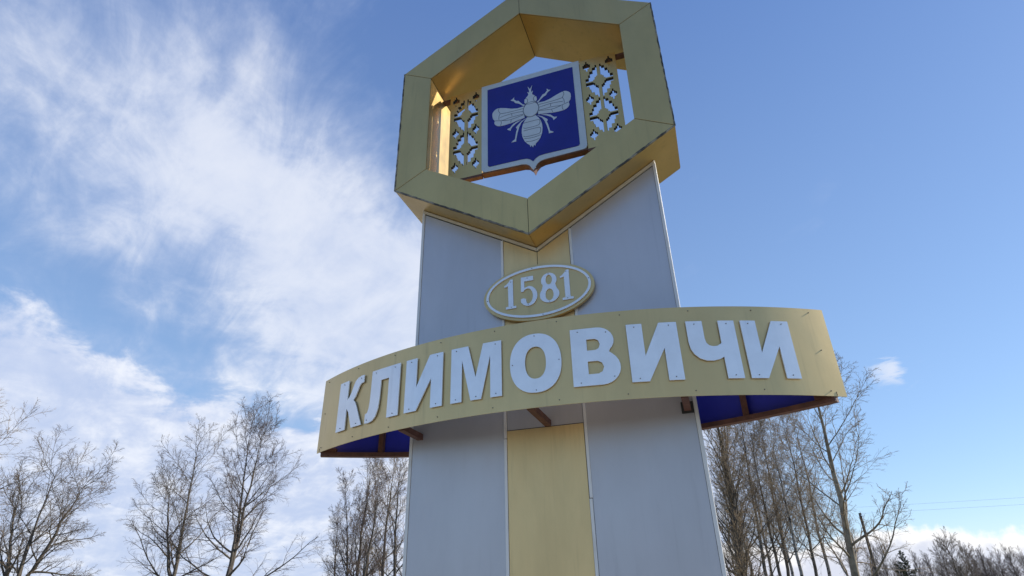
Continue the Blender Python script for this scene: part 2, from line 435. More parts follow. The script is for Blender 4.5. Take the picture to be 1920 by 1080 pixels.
for x0, x1, side in ((-.883, -.524, 'left'), (.524, .885, 'right')):
    o = link('ornament_panel', *lattice_mesh(x0, x1, HZ-.57, HZ+.575, .048, .083), 'gold_cladding', stele)
    o.data.materials.append(MATS['dark_core'])
    for p in o.data.polygons:
        if abs(p.normal.y) < .5 and x0+.002 < p.center.x < x1-.002 and HZ-.568 < p.center.z < HZ+.573: p.material_index = 1
    tag(o, 'gold lattice panel with cut-out stepped stars, %s of the bee shield' % side)

# ---- shield with the bee
SHO = [(-.522, .574), (-.522, -.530), (-.508, -.562), (-.480, -.570), (-.115, -.580), (-.070, -.590), (-.040, -.612), (0, -.680),
       (.040, -.612), (.070, -.590), (.115, -.580), (.480, -.570), (.508, -.562), (.522, -.530), (.522, .574)]
SHI = [(-.455, .506), (-.455, -.500), (-.445, -.516), (-.425, -.520), (-.110, -.522), (-.060, -.528), (-.028, -.546), (0, -.578),
       (.028, -.546), (.060, -.528), (.110, -.522), (.425, -.520), (.445, -.516), (.455, -.500), (.455, .506)]
shield = link('shield', *loops_solid([[(x, z+HZ) for x, z in SHO]], xz(.030), -.016, .0), 'shield_border', stele)
bevel(shield, .002)
tag(shield, 'blue coat-of-arms shield with pale border and white bee')
bevel(link('shield_field', *loops_solid([[(x, z+HZ) for x, z in SHI]], xz(.030), .001, .004), 'shield_blue', shield), .001, 1)
BX = .006
def beeo(name, loops, d0, d1, m='bee_white'):
    return link(name, *loops_solid([[(x+BX, z+HZ) for x, z in l] for l in loops], xz(.030), d0, d1), m, shield)
wing = [(.075, .141), (.142, .137), (.204, .153), (.266, .182), (.321, .201), (.345, .205), (.366, .200), (.387, .184), (.402, .165), (.407, .147), (.408, .112), (.400, .075), (.383, .050), (.380, .047),
        (.386, .030), (.386, .008), (.375, -.012), (.355, -.030), (.330, -.040), (.275, -.043), (.216, -.038), (.142, -.023), (.070, -.012)]
legf = [(.060, .158), (.086, .176), (.117, .221), (.128, .236), (.151, .242), (.176, .277), (.169, .296), (.181, .293), (.188, .278), (.210, .271), (.195, .258), (.178, .248), (.160, .216), (.134, .203), (.120, .193), (.075, .145)]
legm = [(.100, -.026), (.149, -.034), (.192, -.056), (.227, -.097), (.255, -.103), (.244, -.117), (.233, -.123), (.219, -.135), (.213, -.108), (.194, -.084), (.155, -.054)]
legb = [(.055, -.018), (.104, -.047), (.154, -.097), (.163, -.114), (.151, -.130), (.162, -.166), (.177, -.256), (.214, -.285), (.194, -.288), (.178, -.286), (.164, -.288), (.164, -.262), (.148, -.182), (.129, -.114), (.107, -.067)]
mir = lambda P: [(-x, z) for x, z in P]
for P in (wing, mir(wing)): beeo('bee_wing', [P], .004, .0075)
for P in (legf, legm, legb, mir(legf), mir(legm), mir(legb)): beeo('bee_leg', [P], .004, .0065)
halfab = [(.045, -.018), (.072, -.055), (.092, -.100), (.103, -.150), (.105, -.200), (.099, -.255), (.080, -.311), (.053, -.352), (.030, -.374), (.024, -.402), (.014, -.382), (.0, -.412)]
beeo('bee_abdomen', [halfab+mir(halfab[:-1])[::-1]], .004, .0085)
halfhead = [(.0, .150), (.050, .163), (.066, .190), (.062, .226), (.036, .258), (.022, .272), (.020, .290), (.030, .322), (.012, .306), (.010, .335), (.024, .398), (.0, .352)]
beeo('bee_head', [halfhead+mir(halfhead[1:-1])[::-1]], .004, .0085)
beeo('bee_thorax', [[(.076*math.cos(t), .076+.094*math.sin(t)) for t in np.linspace(0, 2*math.pi, 33)[:-1]]], .004, .011)
def strip2d(pts, w):
    pts = [Vector(p) for p in pts]; L, Rr = [], []
    for i, p in enumerate(pts):
        t = (pts[min(i+1, len(pts)-1)]-pts[max(i-1, 0)]).normalized(); n = Vector((-t.y, t.x))*(w/2)
        L.append((p+n)[:]); Rr.append((p-n)[:])
    return L+Rr[::-1]
def sm(pts, n=5):
    P = [Vector(p) for p in pts]; out = []
    for i in range(len(P)-1):
        p0, p1, p2, p3 = P[max(i-1, 0)], P[i], P[i+1], P[min(i+2, len(P)-1)]
        for k in range(n):
            t = k/n
            out.append((.5*((2*p1)+(p2-p0)*t+(2*p0-5*p1+4*p2-p3)*t*t+(3*p1-p0-3*p2+p3)*t**3))[:])
    out.append(P[-1][:]); return out
lines = []
veins = [[(.080, .113), (.228, .113), (.326, .123)], [(.332, .203), (.342, .173), (.329, .137), (.326, .120), (.337, .090), (.338, .046)], [(.086, .076), (.204, .086), (.327, .074)],
         [(.084, .038), (.212, .039), (.301, .028), (.378, .046)], [(.204, .086), (.198, .049)], [(.080, .030), (.211, .010), (.301, .023)], [(.207, .011), (.216, -.030)], [(.316, .023), (.314, -.010), (.323, -.036)]]
for v in veins:
    for P in (v, mir(v)): lines.append((sm(P), .0075, .0086))
eye = [(.052, .166), (.036, .180), (.030, .205), (.036, .228), (.052, .236)]
for P in (eye, mir(eye)): lines.append((sm(P), .0085, .0096))
for z, w, hh in ((-.118, .083, .036), (-.222, .086, .040)):
    r = hh
    lines.append((sm([(-w, z+hh), (w-.02, z+hh), (w, z+hh*.4), (w-.004, z-hh*.5), (w-.03, z-hh), (-w+.02, z-hh), (-w, z-hh*.6)]), .0085, .0096))
for z, w in ((-.288, .084), (-.330, .062)): lines.append((sm([(-w, z+.006), (0, z-.004), (w, z+.006)]), .0085, .0096))
lines.append((sm([(-.058, .160), (-.03, .152), (0, .150), (.03, .152), (.058, .160)]), .0085, .0115))
parts = []
for pts, d0, d1 in lines: parts.append(loops_solid([[(x+BX, z+HZ) for x, z in strip2d(pts, .0055)]], xz(.030), d0, d1))
th = [(.081*math.cos(t), .076+.099*math.sin(t)) for t in np.linspace(0, 2*math.pi, 41)]
parts.append(loops_solid([[(x+BX, z+HZ) for x, z in strip2d(th, .007)]], xz(.030), .004, .0092))
link('bee_line_work', *join(parts), 'bee_line', shield)

# ---- oval year plaque
PX, PZ, PRX, PRZ = .002, 3.864, .471, .254
ell = lambda rx, rz, n=72: [(PX+rx*math.cos(2*math.pi*i/n), PZ+rz*math.sin(2*math.pi*i/n)) for i in range(n)]
plq = link('year_plaque', *loops_solid([ell(PRX, PRZ)], xz(-.018), .0, .030), 'gold_fascia', stele)
bevel(plq, .003); tag(plq, 'gold oval plaque with raised pale rim and the year 1581')
bevel(link('rim', *loops_solid([ell(PRX-.026, PRZ-.024), ell(PRX-.047, PRZ-.045)[::-1]], xz(-.048), .001, .011), 'white_plate', plq), .002)
link('backing_disc', *loops_solid([ell(PRX-.03, PRZ-.03)], xz(-.0095), .0, .0083), 'dark_core', plq)
D0, D1 = 3.742, 4.014
def glyph_one(x):
    w = .094
    return [[(x+.004, 0), (x+w, 0), (x+w, .075), (x+.070, .085), (x+.070, 1.0), (x+.047, 1.0), (x+.036, .93), (x+.012, .84), (x-.006, .81), (x-.006, .745), (x+.026, .78), (x+.028, .085), (x+.004, .075)]]
def arc(cx_, cz_, rx, rz, a0, a1, n=14): return [(cx_+rx*math.cos(R(a0+(a1-a0)*i/n)), cz_+rz*math.sin(R(a0+(a1-a0)*i/n))) for i in range(n+1)]
d5 = [[(-.136, 1.0), (-.030, 1.0), (-.030, .845), (-.108, .845), (-.108, .625), (-.085, .655)]+arc(-.076, .335, .076, .335, 85, -140, 22)
      + [(-.142, .17), (-.142, .26), (-.118, .285), (-.098, .25), (-.095, .17), (-.092, .10)]+arc(-.082, .335, .044, .255, -80, 88, 16)+[(-.105, .565), (-.118, .50), (-.138, .50)]]
def fig8():
    o = arc(.102, .75, .066, .25, -38, 218, 22)+arc(.102, .27, .082, .27, 142, 398, 24)
    return [o, arc(.102, .765, .027, .165, 0, 360, 20)[:-1][::-1], arc(.102, .265, .034, .195, 0, 360, 20)[:-1][::-1]]
for gl in (glyph_one(-.277), d5, fig8(), glyph_one(.203)):
    lp = [[(x, D0+z*(D1-D0)) for x, z in l] for l in gl]
    bevel(link('digit', *loops_solid(lp, xz(-.048), .001, .010), 'white_plate', plq), .0012, 1)
scr = []
for a in (10, 95, 185, 275): scr.append(dot(PX+(PRX-.036)*math.cos(R(a)), -.0592, PZ+(PRZ-.035)*math.sin(R(a)), .004, (0, -1, 0)))
for x, z in ((-.225, 3.755), (-.225, 3.99), (-.08, 3.757), (-.08, 4.0), (.10, 3.752), (.10, 4.004), (.25, 3.755), (.25, 4.0)): scr.append(dot(x, -.0582, z, .0035, (0, -1, 0)))
tag(link('screws', *join(scr), 'screw_steel', plq), None, kind='stuff')

# ---- curved sign band
BC = Vector((.012, 3.383)); BR = 3.905; BZ0, BZ1 = 2.750, 3.378
SH = 2.072                                     # half arc length of the fascia
def arcp(s, z, d):                             # d outwards
    t = s/BR; r = BR+d
    return (BC.x+r*math.sin(t), BC.y-r*math.cos(t), z)
def curved(fn, s0, s1, z0, z1, d0, d1, n=72):
    V, F = [], []
    for k in range(n+1):
        s = s0+(s1-s0)*k/n
        V += [fn(s, z0, d0), fn(s, z0, d1), fn(s, z1, d1), fn(s, z1, d0)]
        if k:
            a, b = 4*(k-1), 4*k
            for q in range(4): F.append((a+q, a+(q+1) % 4, b+(q+1) % 4, b+q))
    F += [(0, 1, 2, 3), (4*n+3, 4*n+2, 4*n+1, 4*n)]
    return V, F
def shade(o, ang=30):
    for p in o.data.polygons: p.use_smooth = True
    md = o.modifiers.new('split', 'EDGE_SPLIT'); md.split_angle = R(ang)
    return o
band = shade(link('sign_band', *curved(arcp, -SH-.018, SH+.046, BZ0, BZ1, -.005, .0), 'gold_fascia', stele))
tag(band, 'curved gold fascia with large white raised Cyrillic town name')
LZ0, LZ1 = 2.856, 3.263
def ef(cx_, cz_, rx, rz, p=2.25, n=40):
    out = []
    for i in range(n):
        t = 2*math.pi*i/n; c_, s_ = math.cos(t), math.sin(t)
        out.append((cx_+rx*math.copysign(abs(c_)**(2/p), c_), cz_+rz*math.copysign(abs(s_)**(2/p), s_)))
    return out
def LI(a, b): return [[(a, 1), (a+.105, 1), (a+.105, .43), (b-.118, 1), (b, 1), (b, 0), (b-.1, 0), (b-.1, .55), (a+.112, 0), (a, 0)]]
GL = [
    [[(-1.774, 1), (-1.648, 1), (-1.648, .60), (-1.622, .64), (-1.600, .72), (-1.575, .85), (-1.555, .93), (-1.525, .98), (-1.485, 1.0), (-1.446, 1.0), (-1.446, .85), (-1.475, .845), (-1.497, .80), (-1.515, .71), (-1.540, .60), (-1.565, .55), (-1.540, .50), (-1.520, .42), (-1.436, 0), (-1.563, 0), (-1.617, .33), (-1.648, .42), (-1.648, 0), (-1.774, 0)]],
    [[(-1.346, 1), (-1.347, .62), (-1.350, .40), (-1.357, .27), (-1.370, .195), (-1.394, .175), (-1.394, .0), (-1.350, -.012), (-1.305, .015), (-1.272, .085), (-1.250, .21), (-1.240, .40), (-1.236, .77), (-1.150, .77), (-1.150, 0), (-1.036, 0), (-1.036, 1)]],
    LI(-.975, -.635),
    [[(-.563, 1), (-.425, 1), (-.364, .40), (-.306, 1), (-.166, 1), (-.166, 0), (-.251, 0), (-.251, .76), (-.322, 0), (-.402, 0), (-.474, .76), (-.474, 0), (-.563, 0)]],
    [ef(.078, .5, .181, .522), ef(.079, .5, .074, .285)[::-1]],
    [[(.329, 1), (.510, 1)]+[(.510+.108*math.sin(R(a)), .763+.237*math.cos(R(a))) for a in range(15, 140, 15)]+[(.580, .555)]+[(.520+.126*math.sin(R(a)), .29+.29*math.cos(R(a))) for a in range(40, 180, 14)]+[(.520, 0), (.329, 0)],
     [(.436, .80), (.436, .60), (.492, .60), (.514, .63), (.524, .70), (.514, .77), (.492, .80)], [(.434, .41), (.434, .19), (.500, .19), (.526, .225), (.538, .30), (.526, .375), (.500, .41)]],
    LI(.708, 1.043),
    [[(1.105, 1), (1.214, 1), (1.214, .69), (1.220, .61), (1.236, .565), (1.262, .548), (1.290, .555), (1.320, .60), (1.322, 1), (1.430, 1), (1.427, 0), (1.320, 0), (1.320, .365), (1.290, .325), (1.250, .303), (1.205, .305), (1.162, .345), (1.130, .42), (1.112, .51), (1.105, .63)]],
    LI(1.473, 1.810)]
def densify(l, step=.03):
    out = []
    for i in range(len(l)):
        p, q = Vector(l[i]), Vector(l[(i+1) % len(l)]); n = max(1, int(abs(q.x-p.x)/step))
        for k in range(n): out.append((p+(q-p)*(k/n))[:])
    return out
for gl in GL:
    lp = [[(x, LZ0+z*(LZ1-LZ0)) for x, z in densify(l)] for l in gl]
    V, F = loops_solid(lp, lambda u, v, d: (u, v, d), .007, .016)
    bm = bmesh.new(); vs = [bm.verts.new(v) for v in V]
    for f in F: bm.faces.new([vs[i] for i in f])
    us = [v[0] for v in V]
    for u in np.arange(min(us)+.02, max(us), .025):        # cut into narrow strips so the plate bends with the band
        bmesh.ops.bisect_plane(bm, geom=bm.verts[:]+bm.edges[:]+bm.faces[:], dist=1e-5, plane_co=(u, 0, 0), plane_no=(1, 0, 0))
    for v in bm.verts: v.co = arcp(*v.co)
    bm.verts.index_update(); V = [v.co[:] for v in bm.verts]; F = [[v.index for v in f.verts] for f in bm.faces]; bm.free()
    link('letter', V, F, 'white_plate', band)
scr = []
def bscrew(s, z, d, r=.0042):
    x, y, zz = arcp(s, z, d); scr.append(dot(x, y, zz, r, (math.sin(s/BR), -math.cos(s/BR), 0), .005))
rng = np.random.default_rng(4)
for s in np.linspace(-SH+.06, SH-.06, 10):
    bscrew(s+rng.normal()*.01, BZ0+.035, 0); bscrew(s+rng.normal()*.01, BZ1-.03, 0)
bscrew(SH-.05, 3.07, 0); bscrew(-SH+.05, 3.07, 0)
for s in (-1.71, -1.48, -1.30, -1.09, -.925, -.685, -.52, -.21, .38, .76, .99, 1.16, 1.376, 1.525, 1.76): bscrew(s, LZ1-.022, .016, .0038)
for s in (-1.71, -1.50, -1.37, -1.09, -.925, -.685, -.52, -.36, -.21, .38, .76, .99, 1.373, 1.525, 1.755): bscrew(s, LZ0+.022, .016, .0038)
for s, z in ((.078, LZ1-.008), (.078, LZ0+.008), (-.085, 3.06), (.243, 3.06), (.57, LZ1-.04), (.60, LZ0+.05)): bscrew(s, z, .016, .0038)
tag(link('screws', *join(scr), 'screw_steel', band), None, kind='stuff')

def rearp(s, z, d):                            # mirrored arc behind the pylon, d outwards (+y)
    t = s/BR; r = BR+d
    return (BC.x+r*math.sin(t), -(BC.y-r*math.cos(t))+.045, z)
rear = shade(link('rear_panel', *curved(rearp, -SH+.012, SH-.012, BZ0+.006, BZ1, -.005, .0), 'panel_blue', stele))
tag(rear, 'blue painted curved rear panel of the sign band')
fr = link('band_frame', *curved(rearp, -SH+.02, SH-.02, BZ0-.030, BZ0+.004, -.055, .004), 'red_oxide', stele); shade(fr)
tag(fr, 'rust red steel frame inside the sign band')
shade(link('bar', *curved(arcp, -SH+.03, SH-.03, BZ0+.035, BZ0+.075, -.048, -.008), 'red_oxide', fr))
shade(link('bar', *curved(arcp, -SH+.03, SH-.03, BZ1-.075, BZ1-.035, -.048, -.008), 'red_oxide', fr))
shade(link('bar', *curved(rearp, -SH+.03, SH-.03, BZ1-.06, BZ1-.02, -.048, -.008), 'red_oxide', fr))
for s in (-1.56, 1.44):
    x, y, z = rearp(s, 0, -.032); link('post', *bar((x, y, BZ0+.005), (x, y, BZ1-.062), .042), 'red_oxide', fr)
for s in (-1, 1):                              # closing piece at each tip
    a = arcp(s*(SH-.012), BZ0+.012, -.012); b = rearp(s*(SH-.16), BZ0+.012, -.03)
    link('tip_bar', *bar((a[0], a[1], BZ0+.018), (b[0], b[1]-.03, BZ0+.018), .04, .026), 'red_oxide', fr)
    p = arcp(s*(SH-.035), 0, -.006); q = rearp(s*(SH-.05), 0, .0)
    link('tip_post', *bar((p[0], (p[1]+q[1])/2, BZ0+.004), (p[0], (p[1]+q[1])/2, BZ1-.004), .03), 'red_oxide', fr)
for x in (-1.02, .02, 1.022):                  # arms from the pylon face to the fascia
    yend = BC.y-math.sqrt((BR-.052)**2-(x-BC.x)**2)
    br = link('bracket', *bar((x, -.001, BZ0+.032), (x, yend+.002, BZ0+.032), .046), 'red_oxide', stele)
    tag(br, 'rust red steel arm holding the band to the pylon')
    if x > 1: link('bracket_plate', *box(x-.042, x+.042, -.0085, -.0015, BZ0-.006, BZ0+.075), 'dark_core', br)
    br2 = link('bracket', *bar((x, -.001, BZ1-.055), (x, yend+.002, BZ1-.055), .046), 'red_oxide', stele)

# ================================================================== TREES
def tubes(P, rad, sides):
    n, k, _ = P.shape
    T = np.gradient(P, axis=1); T /= np.linalg.norm(T, axis=2, keepdims=True)+1e-9
    ref = np.where(np.abs(T[..., 2:3]) < .9, np.array([0, 0, 1.]), np.array([1., 0, 0]))
    A = np.cross(T, ref); A /= np.linalg.norm(A, axis=2, keepdims=True)+1e-9
    B = np.cross(T, A)
    an = np.arange(sides)*2*np.pi/sides
    V = P[:, :, None, :]+rad[:, :, None, None]*(A[:, :, None, :]*np.cos(an)[:, None]+B[:, :, None, :]*np.sin(an)[:, None])
    idx = np.arange(n*k*sides).reshape(n, k, sides)
    nx = np.roll(idx, -1, axis=2)
    F = np.stack([idx[:, :-1], nx[:, :-1], nx[:, 1:], idx[:, 1:]], axis=-1).reshape(-1, 4)
    return V.reshape(-1, 3), F
def np_mesh(name, chunks, mats):
    """chunks: list of (V, F quads, material index)"""
    Vs, Fs, Ms = [], [], []; o = 0
    for V, F, m in chunks: Vs.append(V); Fs.append(F+o); Ms.append(np.full(len(F), m)); o += len(V)
    V = np.concatenate(Vs); F = np.concatenate(Fs); Mi = np.concatenate(Ms)
    me = bpy.data.meshes.new(name)
    me.vertices.add(len(V)); me.vertices.foreach_set('co', V.astype(np.float32).ravel())
    me.loops.add(len(F)*4); me.loops.foreach_set('vertex_index', F.astype(np.int32).ravel())
    me.polygons.add(len(F)); me.polygons.foreach_set('loop_start', (np.arange(len(F))*4).astype(np.int32))
    me.polygons.foreach_set('loop_total', np.full(len(F), 4, np.int32))
    me.polygons.foreach_set('use_smooth', np.ones(len(F), bool)); me.polygons.foreach_set('material_index', Mi.astype(np.int32))
    for m in mats: me.materials.append(MATS[m])
    me.update(calc_edges=True); me.validate()
    return me
def unit(v): return v/(np.linalg.norm(v, axis=-1, keepdims=True)+1e-9)
def grow(rng, P, rad, nch, trange, ang, length, k, trop, wob, rfac, rmin, tpow=1.0, droop=0.0, lenfn=None):
    """children on every parent polyline; returns P2 (n,k,3), r2"""
    n, kp, _ = P.shape
    t = trange[0]+(trange[1]-trange[0])*((np.arange(nch)[None]+rng.random((n, nch)))/nch)**tpow
    f = t*(kp-1); i = np.minimum(f.astype(int), kp-2); w = (f-i)[..., None]
    rows = np.arange(n)[:, None]
    b = P[rows, i]*(1-w)+P[rows, i+1]*w
    tan = unit(P[rows, i+1]-P[rows, i])
    rb = rad[rows, i]*(1-w[..., 0])+rad[rows, i+1]*w[..., 0]
    ref = np.where(np.abs(tan[..., 2:3]) < .95, np.array([0, 0, 1.]), np.array([1., 0, 0]))
    A = unit(np.cross(tan, ref)); B = np.cross(tan, A)
    ph = np.arange(nch)[None]*2.39996+rng.random((n, 1))*6.28+rng.normal(0, .5, (n, nch))
    an = R(ang[0])+(R(ang[1])-R(ang[0]))*t+rng.normal(0, R(8), (n, nch))
    d = tan*np.cos(an)[..., None]+(A*np.cos(ph)[..., None]+B*np.sin(ph)[..., None])*np.sin(an)[..., None]
    plen = np.linalg.norm(np.diff(P, axis=1), axis=2).sum(1)[:, None]
    L = plen*length*(lenfn(t) if lenfn else (1.12-.72*t))*(.7+.6*rng.random((n, nch)))
    N = n*nch; d = d.reshape(N, 3); p = b.reshape(N, 3); L = L.reshape(N); out = [p]
    step = (L/(k-1))[:, None]
    for s in range(k-1):
        p = p+d*step; out.append(p)
        d = unit(d+rng.normal(0, wob, (N, 3))+np.array([0, 0, trop-droop*(s/(k-1))]))
    P2 = np.stack(out, 1)
    r0 = np.maximum(rb.reshape(N)*rfac*(.75+.4*rng.random(N)), rmin)
    r2 = r0[:, None]*np.linspace(1, .16, k)[None]
    return P2, np.maximum(r2, rmin*.55)
def make_tree(seed, H, stems, r0, limbs, spec, bark, twig):
    """stems: list of polylines (fractions of H).  spec: per-level dicts.  returns (trunk mesh, crown mesh)"""
    rng = np.random.default_rng(seed)
    k0 = 14; Ps, Rs = [], []
    for si, st in enumerate(stems):
        st = np.array(st, float)*H
        s = np.linspace(0, len(st)-1, k0); i = np.minimum(s.astype(int), len(st)-2); w = (s-i)[:, None]
        p = st[i]*(1-w)+st[i+1]*w
        p[1:-1] = (p[:-2]+2*p[1:-1]+p[2:])/4
        p[1:, :2] += np.cumsum(rng.normal(0, .004*H, (k0-1, 2)), 0)
        Ps.append(p); rr = r0*(1 if si == 0 else .72)
        Rs.append(rr*np.linspace(1, .0, k0)**1.05*.95+rr*.03)
    P0, R0 = np.stack(Ps), np.stack(Rs)
    R0[:, 0] *= 1.18
    tr = np_mesh('trunk', [(*tubes(P0, R0, 9), 0)], [bark])
    ch = []
    P, rad = P0, R0
    for lv, sp in enumerate(spec):
        P, rad = grow(rng, P, rad, **sp)
        ch.append((*tubes(P, rad, 6 if lv == 0 else (4 if lv == 1 else 3)), 0 if lv == 0 else 1))
    return tr, np_mesh('crown', ch, [bark, twig])
def plant(name, meshes, x, y, label, group, rot=0.0, sc=1.0, scz=None, cat='tree'):
    e = bpy.data.objects.new(name, None); col.objects.link(e)
    tl = np.random.default_rng(int(abs(x*91+y*37))); e.location = (x, y, 0); e.rotation_euler = (tl.normal(0, .018), tl.normal(0, .022), rot); e.scale = (sc, sc, scz or sc)
    tag(e, label, cat, group)
    for nm, me in zip(('trunk', 'crown'), meshes):
        o = bpy.data.objects.new(nm, me); col.objects.link(o); o.parent = e
    return e
def S(nch, tr, ang, length, k, trop, wob, rfac, rmin, tpow=1.0, droop=0.0, lenfn=None):
    return dict(nch=nch, trange=tr, ang=ang, length=length, k=k, trop=trop, wob=wob, rfac=rfac, rmin=rmin, tpow=tpow, droop=droop, lenfn=lenfn)
def from_pixel(px, D, py=1080):
    d = fw*1116.6+rt2*(px-960)+up2*(540-py); h = Vector((d.x, d.y)).normalized()
    return CAM.x+h.x*D, CAM.y+h.y*D

def top_h(px, py, D):
    d = fw*1116.6+rt2*(px-960)+up2*(540-py); return 1.6+D*d.z/math.hypot(d.x, d.y)
def broad(seed, H, stems, r0, bark='bark_grey', twig='twig_brown', l1=.46, n1=22, t0=.24, droop=.16):
    return make_tree(seed, H, stems, r0, 0, [
        S(n1, (t0, .97), (64, 30), l1, 12, .05, .095, .52, .018, .9, lenfn=lambda t: 1.08-.50*t),
        S(12, (.14, .98), (50, 32), .40, 8, .03, .12, .55, .0105, droop=droop*.5),
        S(8, (.12, 1.0), (48, 30), .48, 6, .0, .15, .6, .0062, droop=droop),
        S(4, (.15, 1.0), (40, 26), .52, 3, .0, .18, .7, .0040, droop=droop*1.2)], bark, twig)
GL_ = 'bare broadleaf trees on the left'
LS = 1.30                                      # distance factor of the left row
D = 33*LS; x, y = from_pixel(-170, D)
plant('broadleaf_tree', broad(1, top_h(-60, 700, D)*.77, [[(0, 0, 0), (0, .01, .3), (.01, .0, .65), (.02, 0, 1)]], .20, l1=.50, twig='twig_tan'), x, y, 'bare tree cut by the left edge of the picture', GL_)
D = 32*LS; x, y = from_pixel(26, D)
plant('broadleaf_tree', broad(2, top_h(140, 795, D)*0.79, [[(0, 0, 0), (.025, .01, .3), (.03, .01, .55), (.05, .02, 1)], [(.015, .0, .26), (-.04, -.02, .45), (-.09, -.04, .65), (-.13, -.05, .90)], [(.02, .01, .28), (.10, .04, .5), (.17, .06, .70), (.24, .09, .92)]], .19, l1=.52, n1=16, t0=.18, droop=.2), x, y, 'bare tree with a wide fanning crown, second from the left edge', GL_)
D = 34*LS; x, y = from_pixel(334, D)
plant('broadleaf_tree', broad(3, top_h(365, 775, D)*0.85, [[(0, 0, 0), (-.01, 0, .3), (.0, 0, .6), (-.02, 0, 1)], [(-.005, 0, .24), (-.06, -.03, .40), (-.09, -.04, .62), (-.13, -.05, .84)]], .18, l1=.46, n1=18, t0=.2, droop=.2), x, y, 'bare tree with a forked upright trunk, left of the tallest left-hand tree', GL_)
D = 32*LS; x, y = from_pixel(430, D)
plant('broadleaf_tree', broad(5, top_h(490, 735, D)*0.86, [[(0, 0, 0), (.0, .0, .28), (.01, .0, .6), (.0, .0, 1)], [(.0, .0, .22), (.035, .01, .45), (.06, .02, .72), (.10, .03, .95)]], .19, l1=.42, n1=20, t0=.2, twig='twig_purple', droop=.18), x, y, 'tallest bare tree left of the stele, with twin upright stems', GL_)

# thicket seen left of the pylon
upr = lambda seed, H, r0, twig, stems=None: make_tree(seed, H, stems or [[(0, 0, 0), (.0, .01, .35), (.015, 0, .7), (.02, 0, 1)]], r0, 0, [
    S(20, (.12, .97), (52, 26), .36, 8, .10, .08, .45, .016, lenfn=lambda t: 1.1-.7*t),
    S(10, (.15, .98), (46, 30), .44, 6, .06, .13, .55, .011),
    S(7, (.12, 1.0), (46, 32), .48, 5, .02, .16, .6, .0085, droop=.08),
    S(4, (.15, 1.0), (40, 28), .5, 3, .0, .16, .7, .0065, droop=.12)], 'bark_grey', twig)
ua = upr(21, 12.5, .20, 'twig_purple', [[(0, 0, 0), (.01, .01, .3), (.02, 0, .7), (.03, 0, 1)], [(0, 0, .1), (-.06, .03, .3), (-.10, .05, .6), (-.13, .06, .9)], [(0, 0, .12), (.05, -.03, .3), (.09, -.05, .6), (.11, -.06, .92)]])
ub = upr(22, 12.5, .17, 'twig_tan')
uc = upr(23, 12.0, .17, 'twig_brown')
GM = 'bare trees seen just left of the pylon'
MS = 1.25
for px, D, me, rot, sz, lab in ((668, 48, ua, .4, 1.12, 'multi-stemmed bare tree at the left end of the thicket beside the pylon'),
                                (716, 54, ub, 1.9, 1.30, 'tan-twigged bare tree in the middle of the thicket beside the pylon'),
                                (741, 50, uc, 3.0, 1.22, 'slim bare tree nearest the left edge of the pylon'),
                                (632, 62, uc, 4.4, .95, 'small bare tree behind the multi-stemmed one beside the pylon'),
                                (790, 52, ua, 2.5, 1.20, 'multi-stemmed bare tree mostly hidden behind the pylon'),
                                (688, 60, ub, .7, 1.26, 'pale bare tree at the back of the thicket beside the pylon')):
    x, y = from_pixel(px, D*MS); plant('bare_tree', me, x, y, lab, GM, rot, sz)

# grove on the right
birch = lambda seed, H, r0, twig, bark='bark_birch', l1=.30: make_tree(seed, H, [[(0, 0, 0), (.005, .0, .35), (.0, .008, .7), (-.01, 0, 1)]], r0, 0, [
    S(24, (.24, .98), (54, 28), l1, 8, .09, .07, .42, .013, lenfn=lambda t: 1.05-.7*t),
    S(10, (.15, 1.0), (48, 30), .46, 6, .03, .12, .55, .0095, droop=.10),
    S(7, (.12, 1.0), (46, 30), .52, 6, -.03, .14, .6, .0075, droop=.22),
    S(4, (.15, 1.0), (38, 26), .55, 4, -.05, .15, .7, .0058, droop=.30)], bark, twig)
GR = 'bare trees in the grove right of the pylon'
# the tall aspen in front, wide ascending limbs
big = make_tree(31, 12.2, [[(0, 0, 0), (.0, .0, .3), (-.004, .0, .65), (.0, 0, 1)]], .21, 0, [
    S(24, (.14, .97), (62, 34), .36, 11, .06, .09, .36, .015, lenfn=lambda t: 1.1-.60*t),
    S(13, (.16, 1.0), (44, 30), .38, 8, .03, .13, .50, .0085, droop=.06),
    S(7, (.15, 1.0), (46, 30), .50, 6, .0, .15, .6, .0068, droop=.14),
    S(4, (.15, 1.0), (40, 28), .52, 4, .0, .16, .7, .0050, droop=.18)], 'bark_aspen', 'twig_tan')
x, y = from_pixel(1600, 30)
plant('aspen_tree', big, x, y, 'tall bare tree with a long straight sunlit trunk, rightmost of the grove', GR)
# shaggy tree beside the pylon, trunk hairy with epicormic shoots
shag = make_tree(33, 9.6, [[(0, 0, 0), (-.005, .0, .3), (-.01, .0, .65), (-.02, 0, 1)]], .28, 0, [
    S(90, (.06, .97), (40, 24), .24, 9, .05, .09, .24, .012, lenfn=lambda t: .8+.25*t),
    S(8, (.15, 1.0), (40, 28), .45, 6, .02, .13, .6, .009, droop=.12),
    S(6, (.15, 1.0), (40, 30), .5, 5, .0, .15, .65, .0065, droop=.20),
    S(3, (.15, 1.0), (36, 28), .5, 3, .0, .15, .7, .0050, droop=.2)], 'bark_grey', 'twig_tan')
x, y = from_pixel(1392, 27)
plant('shaggy_tree', shag, x, y, 'thick dark trunk bristling with shoots, right beside the pylon', GR, .6)
b1, b2, b3 = birch(41, 14, .15, 'twig_tan'), birch(42, 14, .15, 'twig_brown', 'bark_grey'), birch(43, 14, .14, 'twig_tan', 'bark_grey', .34)
